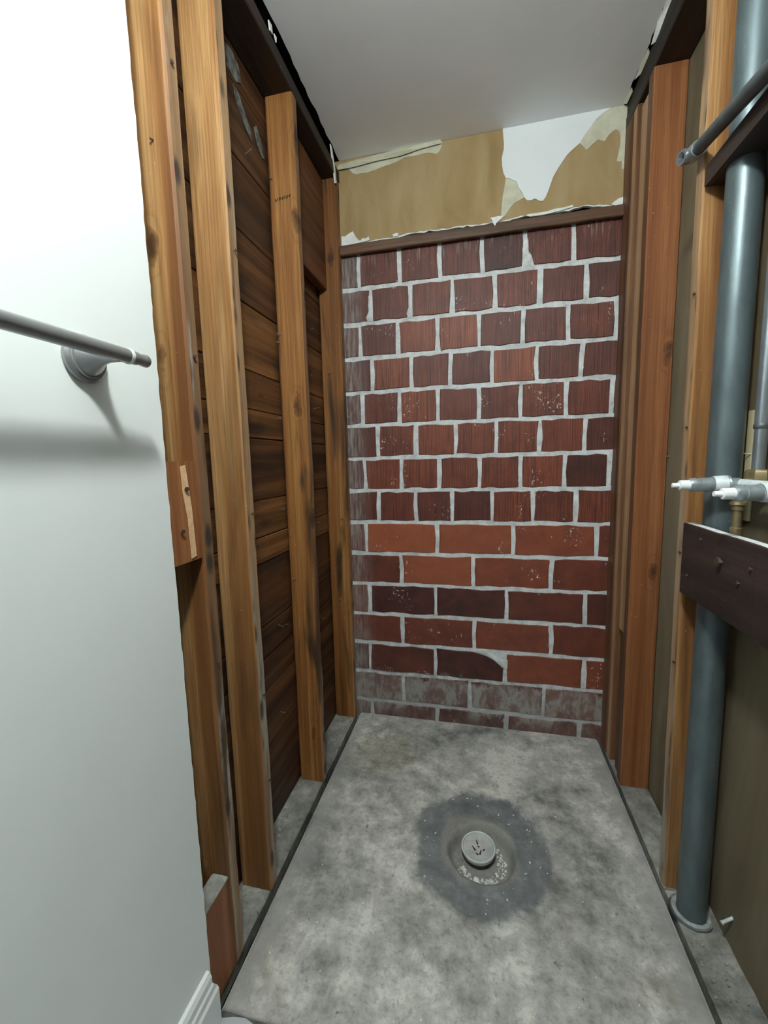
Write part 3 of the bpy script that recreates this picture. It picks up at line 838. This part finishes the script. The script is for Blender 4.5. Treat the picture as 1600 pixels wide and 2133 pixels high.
# stamp and pencil mark
def strokes(name, parent, segs, w, axis_y):
    V, F = [], []
    for (a, b) in segs:
        a, b = Vector(a), Vector(b)
        d = (b - a).normalized(); nn = Vector((-d.y, d.x)) * w / 2
        k = len(V)
        for q in (a - nn, b - nn, b + nn, a + nn): V.append((q.x - parent.location.x, axis_y - parent.location.y, q.y - parent.location.z))
        for q in (a - nn, b - nn, b + nn, a + nn): V.append((q.x - parent.location.x, axis_y - 0.0004 - parent.location.y, q.y - parent.location.z))
        F += [[k, k + 1, k + 2, k + 3], [k + 4, k + 5, k + 6, k + 7]] + [[k + i, k + (i + 1) % 4, k + 4 + (i + 1) % 4, k + 4 + i] for i in range(4)]
    return mesh_obj(name, V, F, m_ink, parent)
sg = []
for i in range(9):
    x = -0.068 + i * 0.0058; z = 1.936 + i * 0.0006
    sg += [((x, z), (x + 0.0008, z + 0.008)), ((x, z + 0.007 * (i % 2)), (x + 0.0038, z + 0.004 + 0.003 * (i % 3)))]
strokes('ink_stamp', s3, sg, 0.0014, -0.4335)
strokes('pencil_mark', s1, [((-0.042, 1.733), (-0.034, 1.727)), ((-0.043, 1.723), (-0.034, 1.7275))], 0.0014, -0.9895)
# nails left in the studs
for z in (1.86, 1.35, 0.72): nail(s1, (-0.004, -0.97, z), (1, -0.2, 0.1), 0.007, 0.0016, m_rust)
for z in (1.62, 1.02, 0.55, 0.31): nail(s2, (-0.004, -0.802, z), (1, 0.2, 0.1), 0.008, 0.0016, m_rust)
for x, z, l in ((-0.069, 1.545, 0.022), (-0.075, 1.521, 0.018), (-0.062, 0.75, 0.02), (-0.07, 2.0, 0.016)):
    nail(s3, (x, -0.426, z), (-0.5, -1, 0.15), l, 0.0012)
for z in (1.64, 1.1, 0.8): nail(s3, (-0.004, -0.412, z), (1, 0.1, 0.05), 0.008, 0.0015, m_rust)
for x, z in ((-0.05, 1.5), (-0.02, 0.9), (-0.04, 0.55)): nail(s4, (x, -0.04, z), (-0.4, -1, 0.1), 0.015, 0.0013)
r = random.Random(3)
planks = [c for c in wl.children if c.name.startswith('plank')]
for i in range(16):
    p = planks[2 + i % 13]
    y = r.choice([-0.55, -0.3, -0.22, -0.48, -0.15, -0.62]) + r.uniform(-0.03, 0.03)
    nail(p, (-0.094, y, p.location.z + r.uniform(0.03, 0.07)), (1, r.uniform(-0.5, 0.3), r.uniform(-0.2, 0.3)), r.uniform(0.01, 0.025), 0.001)

# ------------------------------------------------------------------ right wall framing
X = W
sA = stud('wide red orange fir stud on the right with oval knots', X, -0.245, 0.001, (D - 0.001, 0.040, ZT), [m_fir, m_fir_edge], {'-x': 1}, ch=0.003)
sB = stud('pale pine stud standing just behind the blue grey pipe', X + 0.0005, -0.600, 0.001, (D - 0.002, 0.038, ZT), [m_pine, m_pine_edge], {'-x': 1}, lean=(0, 0.014), ch=0.004)
sC = stud('narrow light strip of stud ending short above the floor at right', X + 0.003, -0.200, 0.535, (0.045, 0.052, 1.66), [m_fir_edge, m_tan_edge], {'-x': 1}, ch=0.002)
sC2 = stud('short brown stud piece below the narrow light strip at right', X + 0.010, -0.200, 0.001, (0.04, 0.052, 0.53), m_fir_edge, {}, ch=0.002)
sD = stud('slim brown stud between the light strip and brick corner', X + 0.001, -0.116, 0.001, (0.07, 0.037, ZT), [m_fir_edge, m_tan_edge], {'-x': 1}, ch=0.003)
sE = stud('dark brown corner stud on the right against the bricks', X - 0.001, -0.078, 0.001, (D, 0.073, ZT), m_fir_edge, {}, ch=0.003)
sF = stud('pine stud at the near end of the right wall', X, -1.095, 0.001, (D - 0.001, 0.038, ZT), m_pine, {}, ch=0.003)
tr = beam('top_plate', (D, 1.09, 0.04), m_plate, 'y', None, (X, -1.095, PLATE + 0.001), 0.003, 0.001, 0.3)
tag(tr, 'lower of the two top plates on the right studs, shade darkened into the colour', 'plate')
tr2 = beam('top_plate', (D, 1.09, 0.038), m_plate, 'y', None, (X + 0.002, -1.095, PLATE + 0.0415), 0.003, 0.001, 0.3)
tag(tr2, 'upper of the two top plates on the right, shade darkened into the colour', 'plate')
br_ = beam('sill_plate', (D - 0.001, 0.595, 0.042), m_sill, 'y', None, (X, -0.6, -0.042), 0.003, 0.001, 0.06)
tag(br_, 'cement covered sill plate under the right studs', 'plate')
# rough cement ground between pipe and doorway
V, F = [], []
for j in range(31):
    for i in range(11):
        x = X + 0.001 + (D - 0.001) * i / 10; y = -1.098 + 0.495 * j / 30
        V.append((x, y, -0.004 + 0.004 * mnoise.noise((x * 30, y * 30, 7)) + 0.002 * mnoise.noise((x * 80, y * 80, 2)) + 0.008 * max(0, (x - 1.09) / 0.02)))
for j in range(30):
    for i in range(10):
        a = j * 11 + i; F.append([a, a + 1, a + 12, a + 11])
nb = len(V)
rim = list(range(11)) + [j * 11 + 10 for j in range(1, 31)] + [330 + i for i in range(9, -1, -1)] + [j * 11 for j in range(29, 0, -1)]
for q in rim: V.append((V[q][0], V[q][1], -0.055))
for k in range(len(rim)): F.append([rim[k], rim[(k + 1) % len(rim)], nb + (k + 1) % len(rim), nb + k])
o = mesh_obj('floor_edge_right', V, F, m_sill)
shade_auto(o, 50)
tag(o, 'rough cement strip along the foot of the right wall', kind='structure')
floor_edge = o

# nails and blemishes on the right studs
for z in (1.5, 1.2, 0.9, 0.62): nail(sB, (X + 0.004, -0.59 + 0.014 * z, z), (-1, -0.2, 0.1), 0.007, 0.0015, m_rust)
nail(sA, (X + 0.086, -0.244, 1.13), (0.3, -1, 0.2), 0.012, 0.0018)

# dark horizontal boards let into the right wall
def build_low_board():
    root = beam('blocking_board', (0.021, 0.470, 0.168), [m_dark, m_board_top], 'y', None, (1.0085, -1.085, 0.812), 0.002, 0.0012, 0.06, {'+z': 1})
    tag(root, 'dark brown horizontal board with white dusty top below the valves', 'blocking')
    nail(root, (1.010, -0.779, 0.925), (-1, 0.1, 0.1), 0.006, 0.004, m_rust)
    for y, z in ((-0.70, 0.955), (-0.65, 0.862), (-0.872, 0.935), (-0.84, 0.90)):
        nail(root, (1.010, y, z), (-1, 0.2, 0.1), 0.004, 0.0016, m_rust)
build_low_board()
PIPE = (1.0630, -0.652); PR = 0.0315
RIS = (1.0885, -0.722); RR = 0.0120
def build_up_board():
    pr, rr_ = PR + 0.0012, RR + 0.0012
    pts = [(1.0195, -1.08), (1.0195, -0.586), (1.111, -0.586), (1.111, PIPE[1] + pr), (PIPE[0], PIPE[1] + pr)]
    for i in range(1, 12):
        th = math.pi / 2 + math.pi * i / 12
        pts.append((PIPE[0] + pr * math.cos(th), PIPE[1] + pr * math.sin(th)))
    pts += [(PIPE[0], PIPE[1] - pr), (1.111, PIPE[1] - pr), (1.111, RIS[1] + rr_), (RIS[0], RIS[1] + rr_)]
    for i in range(1, 8):
        th = math.pi / 2 + math.pi * i / 8
        pts.append((RIS[0] + rr_ * math.cos(th), RIS[1] + rr_ * math.sin(th)))
    pts += [(RIS[0], RIS[1] - rr_), (1.111, RIS[1] - rr_), (1.111, -1.08)]
    o = prism('blocking_board', pts, 1.716, 1.755, m_dark, plane='xy')
    tag(o, 'dark brown horizontal board notched round the tall pipe near the top', 'blocking')
build_up_board()

# ------------------------------------------------------------------ plumbing
dp = empty('drain_pipe', (PIPE[0], PIPE[1], 0))
tag(dp, 'tall blue grey vertical drain pipe in the right wall', 'pipe')
base = (PIPE[0], PIPE[1], 0)
lathe('pipe', (PIPE[0], PIPE[1], -0.05), (0, 0, 1), [(0, PR), (0.4, PR), (0.9, PR - 0.0003), (1.6, PR), (2.276, PR)], m_cast, dp, 40, True, base)
lathe('collar', (PIPE[0], PIPE[1], -0.011), (0, 0, 1), [(0, 0.041), (0.011, 0.041), (0.013, 0.039), (0.0125, PR + 0.001), (0, PR + 0.001)], m_leadgrey, floor_edge, 36, False)
lathe('hub_rim', (PIPE[0], PIPE[1], -0.016), (0, 0, 1), [(0, 0.047), (0.013, 0.047), (0.015, 0.0455), (0.014, 0.0435), (0.004, 0.0425)], m_oldpipe, floor_edge, 36, False)

rs = empty('supply_riser', (RIS[0], RIS[1], 1.09))
tag(rs, 'slim galvanized vertical supply pipe right of the tall pipe', 'pipe')
base = (RIS[0], RIS[1], 1.09)
lathe('pipe', (RIS[0], RIS[1], 1.092), (0, 0, 1), [(0, RR - 0.001), (0.10, RR - 0.001), (0.101, RR), (1.12, RR)], m_galv, rs, 24, True, base)
lathe('joint_ring', (RIS[0], RIS[1], 1.185), (0, 0, 1), [(0, RR), (0.002, RR + 0.0012), (0.008, RR + 0.0012), (0.010, RR)], m_oldpipe, rs, 24, False, base)

# shower arm pipe with its open fitting
A0 = Vector((1.002, -0.560, 1.798)); A1 = Vector((1.001, -0.82, 1.757))
dA = (A1 - A0).normalized()
sp = empty('shower_pipe', A0)
tag(sp, 'dark diagonal water pipe ending in a zinc fitting at upper right', 'pipe')
lathe('pipe', A0 + dA * 0.012, dA, [(0, 0.0132), (0.36, 0.0140)], m_oldpipe, sp, 24, True, A0)
dF = Vector((-0.72, 0.66, -0.20)).normalized()
lathe('elbow_socket', A0 + dA * 0.034, -dA, [(0, 0.0158), (0.003, 0.0172), (0.012, 0.0172), (0.022, 0.0165), (0.034, 0.015), (0.04, 0.008)], m_galv, sp, 20, True, A0)
lathe('outlet', A0 + Vector((0.002, 0, 0)), Vector((-0.95, -0.25, -0.15)), [(0.0, 0.013), (0.012, 0.0150), (0.024, 0.0155), (0.027, 0.0148), (0.027, 0.0095), (0.010, 0.0085), (0.008, 0.0)], m_galv, sp, 24, False, A0)
lathe('outlet_bore', A0 + Vector((0.002, 0, 0)), Vector((-0.95, -0.25, -0.15)), [(0.0095, 0.0092), (0.0105, 0.0092)], m_black, sp, 16, True, A0)

# valve set: two valves on a cross pipe
VB = Vector((1.06, -0.715, 1.078))
vs = empty('shower_valves', VB)
tag(vs, 'chalky twin shower valve stems with brass body below the riser', 'valve')
def valve(y, xt, z, tilt, nm):
    p = Vector((xt, y, z)); d = Vector((1, tilt, 0.02)).normalized()
    st = lathe('valve_stem', p, d, [(0, 0.0045), (0.001, 0.005), (0.013, 0.005), (0.013, 0.0095), (0.014, 0.0105), (0.033, 0.0105), (0.034, 0.009)], m_plastic, vs, 12, True, VB)
    bn = lathe('bonnet', p, d, [(0.032, 0.008), (0.032, 0.0135), (0.035, 0.0145), (0.043, 0.0145), (0.044, 0.0128), (0.048, 0.0128), (0.049, 0.0142), (0.072, 0.0148), (0.0725, 0.0165), (0.098, 0.0175), (0.1, 0.0185), (0.102, 0.0175), (0.103, 0.013), (0.12, 0.012)], m_worn, vs, 24, True, VB)
    lathe('escutcheon_ring', p, d, [(0.0735, 0.0166), (0.075, 0.0172), (0.096, 0.0182), (0.097, 0.0172)], m_chalk, vs, 24, False, VB)
valve(-0.708, 0.942, 1.073, -0.05, 0)
valve(-0.845, 0.955, 1.066, 0.05, 1)
lathe('cross_pipe', (1.062, -0.70, 1.076), (0.02, -1, 0.0), [(0, 0.0095), (0.21, 0.0095)], m_chalk, vs, 20, True, VB)
lathe('union_nut', (RIS[0] - 0.003, RIS[1] - 0.01, 1.078), (0, 0, 1), [(0, 0.020), (0.002, 0.0235), (0.020, 0.0235), (0.025, 0.0215), (0.027, 0.0150)], m_brass, vs, 8, True, VB)
lathe('lower_nut', (1.048, -0.742, 1.055), (0, 0, -1), [(0, 0.006), (0.012, 0.0065), (0.014, 0.0135), (0.019, 0.0145), (0.021, 0.0105), (0.030, 0.0105), (0.031, 0.0075), (0.065, 0.0085), (0.067, 0.011), (0.085, 0.011)], m_brass, vs, 16, True, VB)
lathe('lower_nut', (1.066, -0.83, 1.066), (0, 0, -1), [(0, 0.014), (0.018, 0.014), (0.019, 0.017), (0.023, 0.0175), (0.025, 0.016), (0.027, 0.009), (0.09, 0.009)], m_brass, vs, 16, True, VB)

lt = beam('lath_strip', (0.006, 0.027, 0.235), m_creamstrip, 'z', None, (1.1045, -0.672, 0.992), 0.001, 0.0003, 0.1)
tag(lt, 'short pale cream wood strip between the two vertical pipes', 'wood strip')
nail(lt, (1.106, -0.668, 1.135), (-0.6, 0.6, 0.1), 0.016, 0.0011)
sk = lathe('steel_spike', (1.113, -0.722, 0.079), Vector((-1, -0.35, -0.3)), [(0, 0.0035), (0.027, 0.0035), (0.028, 0.0042), (0.03, 0.0042)], m_chalk, None, 12)
tag(sk, 'short pale metal peg sticking out low beside the pipe foot', 'peg')

# ------------------------------------------------------------------ towel bar
TB = Vector((0.0127, -1.223, 1.289))
tb = empty('towel_bar', TB)
tag(tb, 'brushed nickel towel bar on the white drywall', 'towel bar')
lathe('flange', TB + Vector((0.0002, 0, 0)), (1, 0, 0), [(0, 0.0315), (0.003, 0.0325), (0.006, 0.0318), (0.0085, 0.029), (0.0105, 0.0255)], m_nickel, tb, 40, True, TB)
lathe('flange_ring', TB, (1, 0, 0), [(0.0100, 0.0262), (0.0118, 0.0256), (0.0118, 0.0235)], m_nickel_dk, tb, 40, False, TB)
lathe('post', TB, (1, 0, 0), [(0.0102, 0.0240), (0.016, 0.0205), (0.024, 0.0150), (0.032, 0.0105), (0.040, 0.0082), (0.058, 0.0078)], m_nickel, tb, 32, True, TB)
lathe('bar', (0.071, -1.58, 1.292), (0, 1, 0), [(0, 0.0098), (0.372, 0.0098)], m_nickel, tb, 28, True, TB)
lathe('collar', (0.071, -1.209, 1.292), (0, 1, 0), [(0, 0.0104), (0.003, 0.0108), (0.005, 0.0104)], m_chalk, tb, 28, True, TB)
lathe('finial', (0.071, -1.205, 1.292), (0, 1, 0), [(0, 0.0092), (0.011, 0.0092), (0.016, 0.0078), (0.019, 0.0078), (0.023, 0.0086), (0.030, 0.0088), (0.032, 0.0075)], m_nickel, tb, 28, True, TB)
TB2 = Vector((0.0127, -1.565, 1.289))
lathe('flange', TB2 + Vector((0.0002, 0, 0)), (1, 0, 0), [(0, 0.0315), (0.003, 0.0325), (0.006, 0.0318), (0.0105, 0.0255)], m_nickel, tb, 32, True, TB)
lathe('post', TB2, (1, 0, 0), [(0.0102, 0.0240), (0.016, 0.0205), (0.024, 0.0150), (0.032, 0.0105), (0.040, 0.0082), (0.058, 0.0078)], m_nickel, tb, 24, True, TB)

# ------------------------------------------------------------------ floor drain
dr = empty('floor_drain', (DR[0], DR[1], -0.03))
tag(dr, 'round worn metal drain cap in the middle of the concrete floor', 'drain')
dr.rotation_euler = (math.radians(3), math.radians(-2), 0)
cap = lathe('drain_cap', (0, 0, 0.018), (0, 0, 1), [(0, 0.043), (0.001, 0.047), (0.009, 0.0495), (0.0135, 0.0495), (0.0150, 0.0480), (0.0148, 0.0460), (0.0115, 0.0435), (0.0095, 0.036), (0.0090, 0.020), (0.0098, 0.0005)], m_drain, dr, 40, False)
lathe('rim', (0, 0, 0.018), (0, 0, 1), [(0.0135, 0.0497), (0.0155, 0.0485), (0.0153, 0.0462), (0.0140, 0.0455)], m_chalk, dr, 40, False)
lathe('drain_body', (0, 0, -0.03), (0, 0, 1), [(0, 0.036), (0.049, 0.036)], m_oldpipe, dr, 32, True)
rr = random.Random(2)
for (u, v, a, l) in ((-0.004, 0.017, 1.9, 0.013), (-0.013, -0.003, 2.2, 0.016), (0.000, 0.004, 2.6, 0.007), (0.006, -0.013, 1.3, 0.015), (-0.004, -0.019, 2.5, 0.008), (0.016, -0.004, 0.5, 0.007)):
    c, s = math.cos(a), math.sin(a); w = 0.0023
    V = []
    for zz in (0.0255, 0.0281):
        for su, sv in ((-l / 2, -w), (l / 2, -w * 0.5), (l / 2, w * 0.5), (-l / 2, w)):
            V.append((u + su * c - sv * s, v + su * s + sv * c, zz))
    mesh_obj('slot', V, [[0, 1, 2, 3], [4, 5, 6, 7], [0, 1, 5, 4], [1, 2, 6, 5], [2, 3, 7, 6], [3, 0, 4, 7]], m_black, cap)

# ------------------------------------------------------------------ loose crumbs (uncountable)
def crumbs(name, pts, mat, label, cat):
    V, F = [], []
    rr = random.Random(len(pts))
    for (x, y, z, s) in pts:
        k = len(V)
        for (a, b, c) in ((-1, -1, 0), (1, -0.8, 0), (0.9, 1, 0), (-0.8, 0.9, 0), (-0.5, -0.4, 0.8), (0.6, -0.3, 0.9), (0.3, 0.5, 0.7), (-0.4, 0.5, 0.8)):
            V.append((x + s * (a + rr.uniform(-.4, .4)), y + s * (b + rr.uniform(-.4, .4)), z + s * (c + rr.uniform(-.05, .2))))
        F += [[k, k + 1, k + 2, k + 3], [k + 4, k + 5, k + 6, k + 7]] + [[k + i, k + (i + 1) % 4, k + 4 + (i + 1) % 4, k + 4 + i] for i in range(4)]
    o = mesh_obj(name, V, F, mat)
    return tag(o, label, cat, kind='stuff')
r = random.Random(21)
pts = []
for i in range(130):
    a = r.uniform(-2.7, 0.75); d = r.uniform(0.052, 0.076)
    pts.append((DR[0] + 0.004 + d * math.cos(a), DR[1] - 0.012 + d * math.sin(a), -0.036, r.choice([0.0012, 0.0018, 0.0025, 0.0035])))
for x, y, s in ((0.535, -0.648, 0.007), (0.568, -0.653, 0.008), (0.548, -0.662, 0.006), (0.522, -0.653, 0.005), (0.581, -0.646, 0.004)):
    pts.append((x, y, -0.034, s))
gp = []
for i in range(230):
    a = r.uniform(-3.4, 1.2); d = r.uniform(0.05, 0.084)
    gp.append((DR[0] + 0.005 + d * math.cos(a), DR[1] - 0.013 + d * math.sin(a), -0.0375, r.choice([0.001, 0.0015, 0.0022, 0.003])))
crumbs('drain_grit', gp, m_grit, 'fine grey grit lying in the hollow round the drain cap', 'rubble')
crumbs('drain_rubble', pts, m_chip, 'white plaster crumbs in the hollow round the drain', 'rubble')
pts = []
for i in range(110):
    x, y = r.uniform(0.05, 0.98), r.uniform(-1.03, -0.03)
    if math.hypot(x - 0.549, y + 0.592) < 0.115: continue
    pts.append((x, y, -0.0005, r.choice([0.0008, 0.001, 0.0014, 0.002])))
for i in range(40):
    a, d = r.uniform(0, 6.28), r.uniform(0.13, 0.2)
    pts.append((0.545 + d * math.cos(a), -0.58 + d * math.sin(a), -0.002, r.choice([0.001, 0.0014, 0.002, 0.0026])))
crumbs('floor_crumbs', pts, m_chip, 'tiny white plaster crumbs scattered over the concrete floor', 'rubble')
pts = []
for i in range(110):
    y = -0.05 - abs(r.gauss(0, 0.13)); x = r.uniform(-0.085, -0.006)
    if y < -0.39: continue
    pts.append((x, y, 0.001, r.choice([0.001, 0.0015, 0.0025, 0.004])))
for i in range(70):
    y = r.uniform(-0.77, -0.44); x = -0.085 + abs(r.gauss(0, 0.012))
    pts.append((x, y, 0.001, r.choice([0.0015, 0.002, 0.003, 0.004])))
crumbs('sill_crumbs', pts, m_grit, 'plaster crumbs and dust lying on the left sill plate', 'rubble')
pts = []
for i in range(60):
    y = r.uniform(-0.55, -0.26); x = 1.105 - abs(r.gauss(0, 0.006))
    pts.append((x, y, 0.001, r.choice([0.001, 0.002, 0.003])))
for i in range(50):
    pts.append((r.uniform(1.03, 1.1), r.uniform(-0.95, -0.72), 0.0, r.choice([0.001, 0.0015, 0.0025])))
for i in range(14):
    pts.append((1.0 + r.uniform(-0.12, 0.01), -0.72 + r.uniform(-0.08, 0.1), -0.0005, r.choice([0.001, 0.0015, 0.002])))
crumbs('wall_foot_crumbs', pts, m_grit, 'grey grit along the foot of the right wall', 'rubble')

# ------------------------------------------------------------------ the room's ceiling lamp (above the camera)
la = empty('ceiling_lamp', (LAMP[0], LAMP[1], H))
tag(la, 'round ceiling lamp of the room above the viewpoint', 'lamp')
lathe('lamp_base', (0, 0, -0.02), (0, 0, 1), [(0, 0.065), (0.0195, 0.07)], m_gloss_white, la, 32, True)
lathe('lamp_stem', (0, 0, -0.155), (0, 0, 1), [(0, 0.012), (0.135, 0.012)], m_gloss_white, la, 16, True)
lathe('lamp_glass', (0, 0, -0.1555), (0, 0, -1), [(0, 0.02), (0.004, 0.036), (0.018, 0.055), (0.04, 0.062), (0.062, 0.055), (0.08, 0.036), (0.09, 0.012), (0.091, 0.0005)], m_lamp, la, 24, False)
